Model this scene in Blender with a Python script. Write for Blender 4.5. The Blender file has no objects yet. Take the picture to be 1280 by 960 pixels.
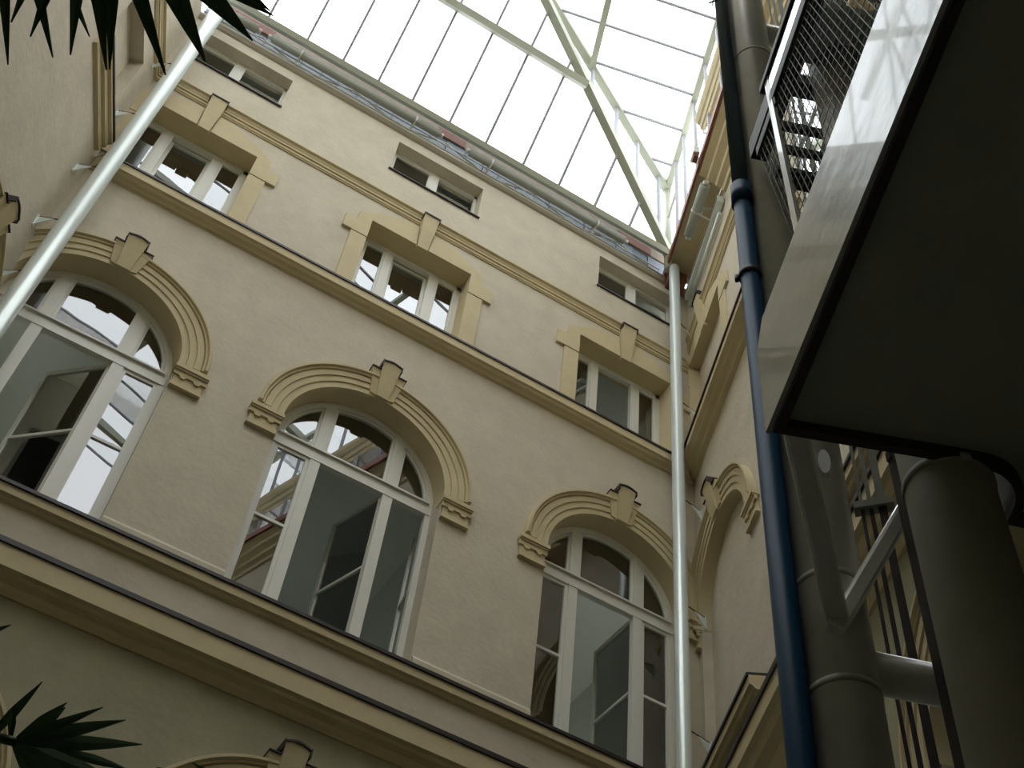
import bpy, bmesh, math, random
from mathutils import Vector, Matrix
random.seed(7)
C = bpy.context.scene.collection
# ---------------------------------------------------------------- camera
EYE = 1.6
cam_d = bpy.data.cameras.new('camera'); cam = bpy.data.objects.new('camera', cam_d); C.objects.link(cam)
RT = Vector((0.85595509, -0.50941485, 0.08852907)); DN = Vector((0.45209565, 0.65428904, -0.60623046)); FW = Vector((0.2508992, 0.55892966, 0.79034627))
cam.matrix_world = Matrix(((RT.x, -DN.x, -FW.x, 0), (RT.y, -DN.y, -FW.y, 0), (RT.z, -DN.z, -FW.z, EYE), (0, 0, 0, 1)))
cam_d.sensor_width = 36; cam_d.lens = 36 * 1613.0 / 1280; cam_d.clip_start = 0.05; cam_d.clip_end = 300
sc = bpy.context.scene
sc.camera = cam
# ---------------------------------------------------------------- sky, exposure
w = bpy.data.worlds.new('overcast_sky'); sc.world = w; w.use_nodes = True
bg = w.node_tree.nodes['Background']; bg.inputs[0].default_value = (0.93, 0.97, 1.0, 1); bg.inputs[1].default_value = 6.0
sc.view_settings.view_transform = 'Standard'; sc.view_settings.look = 'None'; sc.view_settings.gamma = 1
sc.view_settings.exposure = -0.63

# ---------------------------------------------------------------- materials
def newmat(name):
    m = bpy.data.materials.new(name); m.use_nodes = True; return m, m.node_tree.nodes, m.node_tree.links
def mat(name, col, rough=.7, metal=0, var=.0, scale=6, bump=0, bscale=60, spec=.5, coat=0, stretch=(1, 1, 1), streak=0):
    m, N, L = newmat(name); b = N['Principled BSDF']
    b.inputs['Base Color'].default_value = (*col, 1); b.inputs['Roughness'].default_value = rough; b.inputs['Metallic'].default_value = metal
    b.inputs['Specular IOR Level'].default_value = spec
    if coat: b.inputs['Coat Weight'].default_value = coat
    if var or bump:
        g = N.new('ShaderNodeNewGeometry'); mp = N.new('ShaderNodeMapping'); mp.inputs['Scale'].default_value = stretch
        L.new(g.outputs['Position'], mp.inputs[0])
    if var:
        n1 = N.new('ShaderNodeTexNoise'); n1.inputs['Scale'].default_value = scale; n1.inputs['Detail'].default_value = 7; n1.inputs['Roughness'].default_value = .65
        L.new(mp.outputs[0], n1.inputs[0])
        r = N.new('ShaderNodeMapRange'); r.inputs[1].default_value = .3; r.inputs[2].default_value = .7; r.inputs[3].default_value = 1 - var; r.inputs[4].default_value = 1 + var
        L.new(n1.outputs[0], r.inputs[0])
        mx = N.new('ShaderNodeVectorMath'); mx.operation = 'SCALE'; mx.inputs[0].default_value = col; L.new(r.outputs[0], mx.inputs['Scale']); L.new(mx.outputs[0], b.inputs['Base Color'])
    if bump:
        n2 = N.new('ShaderNodeTexNoise'); n2.inputs['Scale'].default_value = bscale; n2.inputs['Detail'].default_value = 5
        L.new(mp.outputs[0], n2.inputs[0]); bp = N.new('ShaderNodeBump'); bp.inputs['Strength'].default_value = bump; bp.inputs['Distance'].default_value = .02
        L.new(n2.outputs[0], bp.inputs['Height']); L.new(bp.outputs[0], b.inputs['Normal'])
    return m
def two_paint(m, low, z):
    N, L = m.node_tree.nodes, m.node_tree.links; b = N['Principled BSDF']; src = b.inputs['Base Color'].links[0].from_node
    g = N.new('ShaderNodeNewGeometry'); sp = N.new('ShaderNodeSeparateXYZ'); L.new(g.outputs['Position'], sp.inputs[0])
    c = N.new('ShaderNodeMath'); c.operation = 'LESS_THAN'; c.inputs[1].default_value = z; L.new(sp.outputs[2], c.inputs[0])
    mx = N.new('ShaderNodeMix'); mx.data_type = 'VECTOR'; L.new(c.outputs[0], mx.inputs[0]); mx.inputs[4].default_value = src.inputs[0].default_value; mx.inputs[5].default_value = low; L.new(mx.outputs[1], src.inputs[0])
def glassmat(name, tint, refl, base, wob=0):
    m, N, L = newmat(name); out = N['Material Output']; N.remove(N['Principled BSDF'])
    t = N.new('ShaderNodeBsdfTransparent'); t.inputs[0].default_value = (*tint, 1)
    g = N.new('ShaderNodeBsdfGlossy'); g.inputs['Roughness'].default_value = 0.0; g.inputs[0].default_value = (1, 1, 1, 1)
    f = N.new('ShaderNodeFresnel'); f.inputs[0].default_value = 1.5
    r = N.new('ShaderNodeMath'); r.operation = 'MULTIPLY_ADD'; r.use_clamp = True; r.inputs[1].default_value = refl; r.inputs[2].default_value = base
    L.new(f.outputs[0], r.inputs[0]); mx = N.new('ShaderNodeMixShader'); L.new(r.outputs[0], mx.inputs[0]); L.new(t.outputs[0], mx.inputs[1]); L.new(g.outputs[0], mx.inputs[2]); L.new(mx.outputs[0], out.inputs[0])
    if wob:
        ge = N.new('ShaderNodeNewGeometry'); n2 = N.new('ShaderNodeTexNoise'); n2.inputs['Scale'].default_value = 1.6; n2.inputs['Detail'].default_value = 1
        L.new(ge.outputs['Position'], n2.inputs[0]); bp = N.new('ShaderNodeBump'); bp.inputs['Strength'].default_value = 1; bp.inputs['Distance'].default_value = wob
        L.new(n2.outputs[0], bp.inputs['Height']); L.new(bp.outputs[0], g.inputs['Normal'])
    return m
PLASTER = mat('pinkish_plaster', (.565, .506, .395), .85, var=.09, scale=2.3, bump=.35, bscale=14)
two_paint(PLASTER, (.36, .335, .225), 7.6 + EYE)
TRIM = mat('ochre_trim', (.57, .478, .29), .8, var=.05, scale=4, bump=.15, bscale=40)
CAP = mat('dark_sheet_metal', (.035, .028, .028), .45, metal=.3)
WHITE = mat('white_window_paint', (.70, .69, .62), .4, var=.02)
COLP = mat('white_enamel', (.72, .78, .74), .28, metal=.25, var=.02, scale=3)
STEEL = mat('cream_steel_paint', (.40, .41, .32), .45, var=.03, scale=3)
BLUE2 = mat('slate_blue_pipe', (.04, .095, .14), .3, spec=.6, coat=.6)
TOWER = mat('grey_steel_paint', (.66, .655, .61), .34, metal=.15, var=.06, scale=9, bump=.05, bscale=9, coat=.5)
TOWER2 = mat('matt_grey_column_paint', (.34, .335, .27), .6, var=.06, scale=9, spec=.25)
FASC = mat('glossy_brushed_paint', (.42, .44, .40), .30, var=.05, scale=5, bump=.22, bscale=7, coat=.45)
DARK = mat('dark_steel', (.035, .030, .028), .5, metal=.2, var=.1)
SOFF = mat('grey_soffit_board', (.35, .37, .31), .8, var=.06, scale=3)
BLUE = mat('dark_blue_pipe', (.008, .058, .130), .45, var=.06, scale=20, spec=.12)
GREYP = mat('grey_tube', (.36, .38, .33), .5, var=.04)
MEMB = mat('blue_grey_membrane', (.095, .12, .155), .55, var=.25, scale=9)
COPPER = mat('copper_brown', (.24, .085, .05), .5, metal=.25, var=.12, scale=8)
LEAF = mat('palm_leaf', (.028, .085, .022), .45, var=.25, scale=30)
ROOM = mat('room_paint', (.62, .63, .55), .9, var=.03)
FLOOR = mat('stone_floor', (.13, .12, .10), .6, var=.1)
MESHM = mat('galvanised_mesh', (.09, .10, .07), .5, metal=.4)
BARM = mat('glazing_bar_paint', (.34, .34, .37), .5)
TIMB = mat('weathered_board', (.17, .135, .10), .8, var=.15)
BRICKM = mat('red_brown_timber', (.13, .055, .04), .8, var=.2, scale=12)
STONEB = mat('beige_edge_paint', (.36, .32, .24), .7)
POL = mat('polished_steel', (.85, .87, .87), .12, metal=1)
RODM = mat('bright_rod', (.62, .62, .58), .35, metal=.5)
LAMPM = mat('lamp_plastic', (.55, .56, .55), .4)
ROOMGLOW, _n, _l = newmat('added_room_glow'); _n['Principled BSDF'].inputs['Emission Color'].default_value = (.85, .95, 1, 1); _n['Principled BSDF'].inputs['Emission Strength'].default_value = 1.0  # emission added to brighten the rooms, not a seen light source
RGLASS = glassmat('roof_glass', (.95, .97, .97), .7, .0)
WGLASS = glassmat('window_glass', (.70, .76, .72), 2.5, .05, wob=.0006)
DGLASS = glassmat('dark_glass', (.45, .42, .36), 1.2, .03)

# ---------------------------------------------------------------- frames and mesh builder
XC, XL, D = 7.5577, -1.72, 10.0
U = Vector((-0.34202, -0.93969, 0)); NN = Vector((-0.93969, 0.34202, 0)); ZV = Vector((0, 0, 1))
class Fr:
    def __init__(s, o, u, n): s.o, s.u, s.n = Vector(o), Vector(u), Vector(n)
    def p(s, a, d, z): return s.o + s.u * a + s.n * d + ZV * z
MAIN = Fr((0, D, 0), (1, 0, 0), (0, -1, 0))
RIGHT = Fr((XC, D, 0), U, NN)
LEFT = Fr((XL, D, 0), U, -NN)
WORLD = Fr((0, 0, 0), (1, 0, 0), (0, 1, 0))
OC = Vector((2.0, 2.02, 0)); PB = -NN
TW = Fr(OC, U, PB)          # tower frame: a = towards viewer, b(d) = away from the yard
class MB:
    def __init__(s): s.v, s.f, s.sm = [], [], []
    def add(s, vs, fs, smooth=False):
        b = len(s.v); s.v += [Vector(x) for x in vs]
        for f in fs: s.f.append([b + i for i in f]); s.sm.append(smooth)
        return s
    def box(s, F, a0, a1, d0, d1, z0, z1):
        vs = [F.p(a, d, z) for a in (a0, a1) for d in (d0, d1) for z in (z0, z1)]
        return s.add(vs, [(0, 1, 3, 2), (4, 6, 7, 5), (0, 4, 5, 1), (2, 3, 7, 6), (0, 2, 6, 4), (1, 5, 7, 3)])
    def quad(s, *ps): return s.add(ps, [tuple(range(len(ps)))])
    def prof(s, F, pr, a0, a1, cut0=0, cut1=0):     # profile (d,z) swept along the wall; cut = mitre per unit of d
        n = len(pr); vs = [F.p(a0 + cut0 * d, d, z) for d, z in pr] + [F.p(a1 - cut1 * d, d, z) for d, z in pr]
        return s.add(vs, [(i, (i + 1) % n, n + (i + 1) % n, n + i) for i in range(n)] + [tuple(range(n)), tuple(range(2 * n - 1, n - 1, -1))])
    def ext(s, F, pts, d0, d1):                     # outline (a,z) between two depths; d may be per-point lists
        n = len(pts); g0 = d0 if isinstance(d0, (list, tuple)) else [d0] * n; g1 = d1 if isinstance(d1, (list, tuple)) else [d1] * n
        vs = [F.p(a, g0[i], z) for i, (a, z) in enumerate(pts)] + [F.p(a, g1[i], z) for i, (a, z) in enumerate(pts)]
        return s.add(vs, [(i, (i + 1) % n, n + (i + 1) % n, n + i) for i in range(n)] + [tuple(range(n)), tuple(range(2 * n - 1, n - 1, -1))])
    def arch(s, F, ca, cz, pr, t0=0, t1=180, n=40):  # profile (r,d) turned round an arch centre
        m = len(pr); vs = []
        for k in range(n + 1):
            t = math.radians(t0 + (t1 - t0) * k / n)
            for r, d in pr: vs.append(F.p(ca + r * math.cos(t), d, cz + r * math.sin(t)))
        fs = [(k * m + i, k * m + (i + 1) % m, (k + 1) * m + (i + 1) % m, (k + 1) * m + i) for k in range(n) for i in range(m)]
        return s.add(vs, fs + [tuple(range(m)), tuple(range(n * m + m - 1, n * m - 1, -1))])
    def tube(s, p0, p1, r, n=16, r1=None, caps=True):
        p0, p1 = Vector(p0), Vector(p1); r1 = r if r1 is None else r1; ax = (p1 - p0).normalized(); q = ax.orthogonal().normalized(); t = ax.cross(q)
        vs = []
        for P, rr in ((p0, r), (p1, r1)):
            for k in range(n): a = 2 * math.pi * k / n; vs.append(P + (q * math.cos(a) + t * math.sin(a)) * rr)
        s.add(vs, [(k, (k + 1) % n, n + (k + 1) % n, n + k) for k in range(n)], True)
        if caps: b = len(s.v) - 2 * n; s.f += [[b + k for k in range(n)], [b + n + k for k in range(n)][::-1]]; s.sm += [False, False]
        return s
    def bar(s, p0, p1, wd, ht, up=ZV):              # rectangular bar
        p0, p1 = Vector(p0), Vector(p1); ax = (p1 - p0).normalized(); sd = ax.cross(up).normalized(); uu = sd.cross(ax)
        vs = [P + sd * a * wd / 2 + uu * b * ht / 2 for P in (p0, p1) for a, b in ((-1, -1), (1, -1), (1, 1), (-1, 1))]
        return s.add(vs, [(0, 1, 2, 3), (4, 7, 6, 5), (0, 4, 5, 1), (1, 5, 6, 2), (2, 6, 7, 3), (3, 7, 4, 0)])
    def path(s, pts, r, n=8):
        for a, b in zip(pts[:-1], pts[1:]): s.tube(a, b, r, n)
        return s
    def build(s, name, m, parent=None, bevel=0, org=None):
        me = bpy.data.meshes.new(name); o_ = ORG.get(parent.name, Vector()) if parent else Vector(org or (0, 0, 0)); off = Vector((0, 0, EYE)) - o_
        if parent is None and org is None:
            vs = [x + Vector((0, 0, EYE)) for x in s.v]
            o_ = Vector((sum(x.x for x in vs) / len(vs), sum(x.y for x in vs) / len(vs), min(x.z for x in vs))); off = Vector((0, 0, EYE)) - o_
        me.from_pydata([x + off for x in s.v], [], s.f); me.polygons.foreach_set('use_smooth', s.sm)
        bm = bmesh.new(); bm.from_mesh(me); bmesh.ops.remove_doubles(bm, verts=bm.verts, dist=1e-5); bmesh.ops.recalc_face_normals(bm, faces=bm.faces); bm.to_mesh(me); bm.free()
        me.materials.append(m); o = bpy.data.objects.new(name, me); C.objects.link(o)
        if parent: o.parent = parent; ORG[o.name] = ORG[parent.name]
        else: o.location = o_; ORG[o.name] = o_
        if bevel:
            b = o.modifiers.new('bevel', 'BEVEL'); b.width = bevel; b.segments = 2; b.limit_method = 'ANGLE'
        return o
ORG = {}
def empty(name, loc):
    o = bpy.data.objects.new(name, None); C.objects.link(o); l = Vector(loc) + Vector((0, 0, EYE)); o.location = l; o.empty_display_size = .1; ORG[o.name] = l; return o
def tag(o, label=None, cat=None, group=None, kind=None):
    for k, v in (('label', label), ('category', cat), ('group', group), ('kind', kind)):
        if v: o[k] = v
    return o

# ---------------------------------------------------------------- walls
def wall(F, name, a0, a1, z0, z1, holes, m=PLASTER):
    """holes: dict(a0,a1,z0,z1[,R,ca,cz]) cut into a wall face; arch holes keep the spandrels"""
    xs = sorted({a0, a1} | {h['a0'] for h in holes} | {h['a1'] for h in holes}); zs = sorted({z0, z1} | {h['z0'] for h in holes} | {h['z1'] for h in holes})
    b = MB()
    for i in range(len(xs) - 1):
        for j in range(len(zs) - 1):
            cx, cz = (xs[i] + xs[i + 1]) / 2, (zs[j] + zs[j + 1]) / 2
            if any(h['a0'] < cx < h['a1'] and h['z0'] < cz < h['z1'] for h in holes): continue
            b.quad(F.p(xs[i], 0, zs[j]), F.p(xs[i + 1], 0, zs[j]), F.p(xs[i + 1], 0, zs[j + 1]), F.p(xs[i], 0, zs[j + 1]))
    for h in holes:
        if 'R' in h:
            ca, cz, R = h['ca'], h['cz'], h['R']; n = 40
            for k in range(n):
                t0, t1 = math.pi * k / n, math.pi * (k + 1) / n
                p0 = (ca + R * math.cos(t0), cz + R * math.sin(t0)); p1 = (ca + R * math.cos(t1), cz + R * math.sin(t1))
                b.quad(F.p(p0[0], 0, p0[1]), F.p(p1[0], 0, p1[1]), F.p(p1[0], 0, h['z1']), F.p(p0[0], 0, h['z1']))
    return tag(b.build(name, m), kind='structure')
def hole(c, hw, z0, z1): return dict(a0=c - hw, a1=c + hw, z0=z0, z1=z1)
def ahole(c, R, z0, cz): return dict(a0=c - R, a1=c + R, z0=z0, z1=cz + R, R=R, ca=c, cz=cz)

BX = [-0.73, 2.72, 6.31]; BR = [1.05, 1.07, 1.05]; SPR = 11.38; SILLZ = 8.62
WX = [-0.785, 2.727, 6.314]; AXc = [-0.795, 2.687, 6.54]
LX = [-0.80, 2.80, 6.35]; LSPR = 5.62
mh = [ahole(BX[i], BR[i], SILLZ, SPR) for i in range(3)] + [hole(c, .83, 14.48, 16.09) for c in WX] + [hole(c, .785, 17.75, 18.66) for c in AXc] + [ahole(c, 1.05, 2.6, LSPR) for c in LX]
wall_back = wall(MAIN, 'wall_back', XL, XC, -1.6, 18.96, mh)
RB = [(1.13, 1.0, 11.25), (5.0, 1.0, 11.25), (8.6, 1.0, 11.25)]; RLOW = [(6.35, 1.02, 5.5), (9.8, 1.02, 5.5)]
rh = [ahole(c, R, 8.62, z) for c, R, z in RB] + [ahole(c, R, 2.6, z) for c, R, z in RLOW] + [hole(.885, .815, 14.5, 16.755), hole(5.6, .80, 13.0, 17.3), hole(8.4, .815, 14.5, 16.755)]
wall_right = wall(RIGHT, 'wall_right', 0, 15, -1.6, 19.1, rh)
lh = [hole(.99, .55, 14.53, 16.2), hole(4.3, .8, 14.53, 16.2), hole(8, .8, 14.53, 16.2)]
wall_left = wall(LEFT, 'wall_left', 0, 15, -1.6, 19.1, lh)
FO = LEFT.p(15, 0, 0); FRONT = Fr(FO, (RIGHT.p(15, 0, 0) - FO).normalized(), (0, 1, 0)); FLEN = (RIGHT.p(15, 0, 0) - FO).length
fh = [ahole(c, 1.05, SILLZ, SPR) for c in (1.6, 4.7, 7.8)] + [hole(c, .83, 14.48, 16.09) for c in (1.6, 4.7, 7.8)]
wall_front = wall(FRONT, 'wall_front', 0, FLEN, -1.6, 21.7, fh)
fl = MB().quad(*[F.p(a, 0, -1.6) for F, a in ((LEFT, 0), (RIGHT, 0), (RIGHT, 15), (LEFT, 15))]).build('floor', FLOOR); tag(fl, kind='structure')
# blind recess backs and reveals belong to their wall
def reveal(F, h, dep, wallo, soffit=None, back=None):
    b = MB(); s = MB(); a0, a1, z0, z1 = h['a0'], h['a1'], h['z0'], h['z1']
    if 'R' in h:
        cz, R, ca = h['cz'], h['R'], h['ca']; n = 40
        for k in range(n):
            t0, t1 = math.pi * k / n, math.pi * (k + 1) / n
            q = [(ca + R * math.cos(t), cz + R * math.sin(t)) for t in (t0, t1)]
            s.add([F.p(q[0][0], 0, q[0][1]), F.p(q[1][0], 0, q[1][1]), F.p(q[1][0], -dep, q[1][1]), F.p(q[0][0], -dep, q[0][1])], [(0, 1, 2, 3)], True)
        zt = cz
    else:
        zt = z1; s.quad(F.p(a0, 0, z1), F.p(a1, 0, z1), F.p(a1, -dep, z1), F.p(a0, -dep, z1))
    for a in (a0, a1): b.quad(F.p(a, 0, z0), F.p(a, 0, zt), F.p(a, -dep, zt), F.p(a, -dep, z0))
    b.quad(F.p(a0, 0, z0), F.p(a1, 0, z0), F.p(a1, -dep, z0), F.p(a0, -dep, z0))
    s.build('soffit', soffit or PLASTER, wallo); b.build('reveal', PLASTER if soffit is not TRIM or 'R' in h else TRIM, wallo)
    if back:
        k = MB()
        if 'R' in h: k.quad(*([F.p(a0, -dep, z0), F.p(a1, -dep, z0)] + [F.p(h['ca'] + h['R'] * math.cos(math.pi * i / 40), -dep, h['cz'] + h['R'] * math.sin(math.pi * i / 40)) for i in range(41)]))
        else: k.quad(F.p(a0, -dep, z0), F.p(a1, -dep, z0), F.p(a1, -dep, z1), F.p(a0, -dep, z1))
        k.build('blind_panel', back, wallo)
for i in range(3): reveal(MAIN, mh[i], .45, wall_back, TRIM)
for i in (3, 4, 5): reveal(MAIN, mh[i], .45, wall_back, TRIM)
for i in (6, 7, 8): reveal(MAIN, mh[i], .35, wall_back)
for i in (9, 10, 11): reveal(MAIN, mh[i], .3, wall_back, TRIM)
for i in range(3): reveal(RIGHT, rh[i], .13, wall_right, TRIM, PLASTER)
for i in (3, 4): reveal(RIGHT, rh[i], .4, wall_right, TRIM, SOFF)
for i in (5, 7): reveal(RIGHT, rh[i], .14, wall_right, TRIM, PLASTER)
reveal(RIGHT, rh[6], .14, wall_right, PLASTER, SOFF)
for h in lh: reveal(LEFT, h, .19, wall_left, PLASTER, PLASTER)
for h in fh: reveal(FRONT, h, .3, wall_front, TRIM, SOFF)

# ---------------------------------------------------------------- mouldings
TN = [0]
def trim_name(): TN[0] += 1; return 'trim_%d' % TN[0]
def trim_root(F, a, z, label): return tag(empty(trim_name(), F.p(a, 0, z)), label, 'moulding', kind='structure')
def course(F, pr, cap, a0, a1, label, c0=0, c1=0, lines=None):
    t = trim_root(F, a0, pr[0][1], label)
    MB().prof(F, pr, a0, a1, c0, c1).build('moulding', TRIM, t)
    if cap: MB().prof(F, cap, a0, a1, c0, c1).build('metal_flashing', CAP, t)
    return t
def sh(pr, dz): return [(d, z + dz) for d, z in pr]
MIDR = [(0, 14.13), (.25, 14.10), (.25, 13.975), (.19, 13.965), (.165, 13.93), (.09, 13.915), (.065, 13.885), (0, 13.86)]
MIDRC = [(0, 14.155), (.275, 14.12), (.275, 14.085), (.2505, 14.085), (.2505, 14.105), (0, 14.131)]
MID = [(0, 14.25), (.17, 14.22), (.17, 14.065), (.135, 14.055), (.115, 14.025), (.06, 14.01), (.04, 13.985), (0, 13.975)]
MIDC = [(0, 14.275), (.19, 14.24), (.19, 14.205), (.1705, 14.205), (.1705, 14.225), (0, 14.251)]
SIL = [(0, 8.60), (.25, 8.56), (.25, 8.45), (.215, 8.44), (.195, 8.41), (.17, 8.40), (0, 8.40)]
SILC = [(0, 8.635), (.275, 8.59), (.275, 8.55), (.2505, 8.55), (.2505, 8.565), (0, 8.605)]
COR = [(0, 8.02), (.03, 8.0), (.22, 7.95), (.22, 7.70), (.175, 7.69), (.155, 7.655), (.08, 7.63), (.06, 7.59), (.02, 7.555), (0, 7.555)]
CORR = [(0, 8.02), (.03, 8.0), (.31, 7.92), (.31, 7.70), (.25, 7.68), (.21, 7.60), (.11, 7.55), (.07, 7.47), (.03, 7.40), (0, 7.40)]
CORRC = [(0, 8.05), (.335, 7.965), (.335, 7.90), (.3105, 7.90), (.3105, 7.93), (0, 8.021)]
CORC = [(0, 8.045), (.242, 7.985), (.242, 7.93), (.2205, 7.93), (.2205, 7.96), (0, 8.021)]
STR = [(0, 16.90), (.11, 16.87), (.11, 16.845), (.075, 16.825), (.065, 16.80), (.06, 16.785), (.055, 16.785), (.055, 16.735), (.035, 16.73), (.035, 16.68), (.02, 16.675), (.02, 16.655), (0, 16.655)]
MC = math.tan(math.radians(55)) ** -1   # mitre at the 70 degree corner is half the angle
mt = 1 / math.tan(math.radians(35)); ml = 1 / math.tan(math.radians(55))
course(MAIN, MID, MIDC, XL, XC, 'long ochre cornice with dark flashing under the rectangular windows', ml, mt)
course(MAIN, SIL, SILC, XL, XC, 'upper ochre sill cornice just beneath the tall arched windows', ml, mt)
fz = course(MAIN, [(0, 7.95), (.165, 7.95), (.165, 8.41), (0, 8.41)], None, XL, XC, 'plain plaster frieze band between the two sill cornices', ml, mt); fz.children[0].data.materials[0] = PLASTER
course(MAIN, COR, CORC, XL, XC, 'lower ochre cornice below the arched window sill band', ml, mt)
for i, (a0, a1) in enumerate(((XL, WX[0] - .15), (WX[0] + .15, WX[1] - .15), (WX[1] + .15, WX[2] - .15), (WX[2] + .15, XC))): pass
course(MAIN, STR, None, XL, XC, 'grooved ochre string course between rectangular and attic windows', ml, mt)
course(RIGHT, sh(MIDR, .19), sh(MIDRC, .19), 0, 4.8, 'ochre cornice with dark flashing along the right hand wall', mt)
course(RIGHT, sh(MIDR, .19), sh(MIDRC, .19), 6.3, 14, 'farther run of the flashed cornice on the right wall, out of frame')
course(RIGHT, sh(SIL, -.02), sh(SILC, -.02), 0, 2.42, 'short sill cornice on the right wall stopping behind the blue pipe', mt)
course(RIGHT, sh(SIL, -.02), sh(SILC, -.02), 3.9, 6.2, 'short sill cornice on the right wall seen between the tower columns')
course(RIGHT, sh(CORR, -.03), sh(CORRC, -.03), 0, 14, 'lower dark-edged cornice along the right hand wall', mt)
course(RIGHT, sh(STR, .52), None, 0, 14, 'grooved ochre string course high on the right wall', mt)
course(LEFT, STR, None, 0, 14, 'grooved ochre string course turning onto the left wall', ml)
CROWN = [(0, 18.62), (.05, 18.62), (.07, 18.70), (.16, 18.74), (.18, 18.80), (.30, 18.86), (.32, 18.93), (.44, 18.99), (.46, 19.08), (0, 19.10)]
course(RIGHT, CROWN, None, 2.3, 14, 'stepped crown cornice at the top of the right wall')
LSIL = [(0, 14.53), (.15, 14.50), (.15, 14.44), (.11, 14.42), (.10, 14.34), (.06, 14.32), (.05, 14.24), (0, 14.22)]
LSC = [(0, 14.55), (.17, 14.525), (.17, 14.49), (.1505, 14.49), (.1505, 14.505), (0, 14.531)]
course(LEFT, LSIL, LSC, .13, 1.6, 'short moulded sill under the blind window on the left wall')
# wall base step at the sill of the arched windows
t = trim_root(MAIN, 0, 8.64, 'low plaster plinth strip between the arched windows')
for a0, a1 in ((XL, BX[0] - 1.06), (BX[0] + 1.06, BX[1] - 1.08), (BX[1] + 1.08, BX[2] - 1.06), (BX[2] + 1.06, XC - .05)):
    if a1 > a0 + .02: MB().prof(MAIN, [(0, 8.6), (.035, 8.6), (.035, 8.86), (.015, 8.90), (0, 8.905)], a0, a1).build('plinth_block', PLASTER, t)

def keystone(F, ca, zb, zt, parent, hwb=.083, hwt=.128, d0=.09, d1=.20, sides=True, hump=.035, zs=None):
    n = 6; top = [(ca + hwt - 2 * hwt * k / n, zt + hump * math.sin(math.pi * k / n)) for k in range(n + 1)]
    pts = [(ca - hwb, zb), (ca + hwb, zb)] + top
    de = [d0, d0] + [d1] * (n + 1)
    k_ = MB().ext(F, pts, -.02, de).build('keystone', TRIM, parent)
    c = MB(); up = [(a, z + .018) for a, z in top]
    c.ext(F, top + up[::-1], -.0, d1 + .02)
    c.ext(F, [(ca - hwt - .012, zt - .07), (ca - hwt + .0, zt - .07), (ca - hwt, zt + .025), (ca - hwt - .012, zt + .025)], 0, d1 + .02)
    c.ext(F, [(ca + hwt, zt - .07), (ca + hwt + .012, zt - .07), (ca + hwt + .012, zt + .025), (ca + hwt, zt + .025)], 0, d1 + .02)
    c.build('metal_cap', CAP, k_)
    if sides:
        zs = zs or zt - .11
        for sgn in (-1, 1):
            a = lambda x: ca + sgn * x
            s_ = MB().ext(F, [(a(hwb * .9), zb + .01), (a(.163), zb + .035), (a(.235), zs), (a(hwt * .9), zs)], -.01, [d0 - .02, d0 - .02, d1 - .06, d1 - .06]).build('side_stone', TRIM, parent)
            MB().ext(F, [(a(.10), zs), (a(.245), zs), (a(.245), zs + .014), (a(.10), zs + .014)], 0, d1 - .04).build('metal_cap', CAP, s_)
def capital(F, ca, cz, x0, x1, parent, wrap=1):
    """x0 inner, x1 outer edge"""
    sg = 1 if x1 > x0 else -1; a, b_ = min(x0, x1), max(x0, x1); z = cz - .04; inn = .12
    ia, ib = (x0 - sg * .0, x1)
    def bx(m, e, d, z0, z1):
        s0, s1 = (x0 - sg * (e - .02), x1 + sg * (e - .03)); m.box(F, min(s0, s1), max(s0, s1), -inn, d, z0, z1)
    m = MB(); bx(m, .03, .105, z - .06, z); bx(m, .018, .085, z - .085, z - .06)
    bx(m, -.0, .042, z - .33, z - .085); bx(m, .006, .052, z - .30, z - .285); bx(m, .012, .062, z - .335, z - .30)
    c = m.build('capital', TRIM, parent)
    # scalloped ornament hanging under the abacus
    L = abs(x1 - x0); pts = [(0, -.085)]; prof = [(0, -.15), (.18, -.15), (.24, -.19), (.34, -.19), (.40, -.15), (.60, -.15), (.66, -.19), (.78, -.19), (.84, -.15), (1, -.15)]
    pts = [(x0 + sg * L * t, z + dz) for t, dz in prof] + [(x1, z - .085), (x0, z - .085)]
    MB().ext(F, pts, .03, .066).build('scalloped_apron', TRIM, c)
def arch_set(F, ca, R, cz, label, kb, kt, w=.345, caps=True, dsc=1.0):
    t = trim_root(F, ca, cz, label); a, d = [R, R + .085, R + .088, R + .172, R + .175, R + .255, R + .26, R + .285, R + .30, R + .335, R + w, R + w], None
    f = dsc
    pr = [(R, 0), (R, .045 * f), (R + .085, .045 * f), (R + .090, .062 * f), (R + .172, .062 * f), (R + .177, .080 * f), (R + .255, .080 * f), (R + .26, .068 * f), (R + .27, .098 * f), (R + .29, .098 * f), (R + .305, .13 * f), (R + .335, .13 * f), (R + w, .11 * f), (R + w, 0)]
    MB().arch(F, ca, cz, pr, 0, 180, 56).build('arch_moulding', TRIM, t)
    if caps:
        capital(F, ca, cz, ca - R, ca - R - .40, t); capital(F, ca, cz, ca + R, ca + R + .40, t)
    keystone(F, ca, kb, kt, t)
    return t
nm = ['left', 'middle', 'right']
arch_set(MAIN, BX[0], BR[0], SPR, 'moulded arch surround with keystone over the left arched window', SPR + BR[0] - .01, 12.90)
arch_set(MAIN, BX[1], BR[1], SPR, 'moulded arch surround with keystone over the middle arched window', SPR + BR[1] + .0, 12.99)
arch_set(MAIN, BX[2], BR[2], SPR, 'moulded arch surround beside the central white downpipe', SPR + BR[2] - .0, 12.95)
for i, c in enumerate(LX): arch_set(MAIN, c, 1.05, LSPR, ['lower storey arch surround under the left arched window', 'dark lower arch with keystone at the bottom edge of the photo', 'lower storey arch surround near the right corner'][i], LSPR + 1.03, 7.17)
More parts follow.
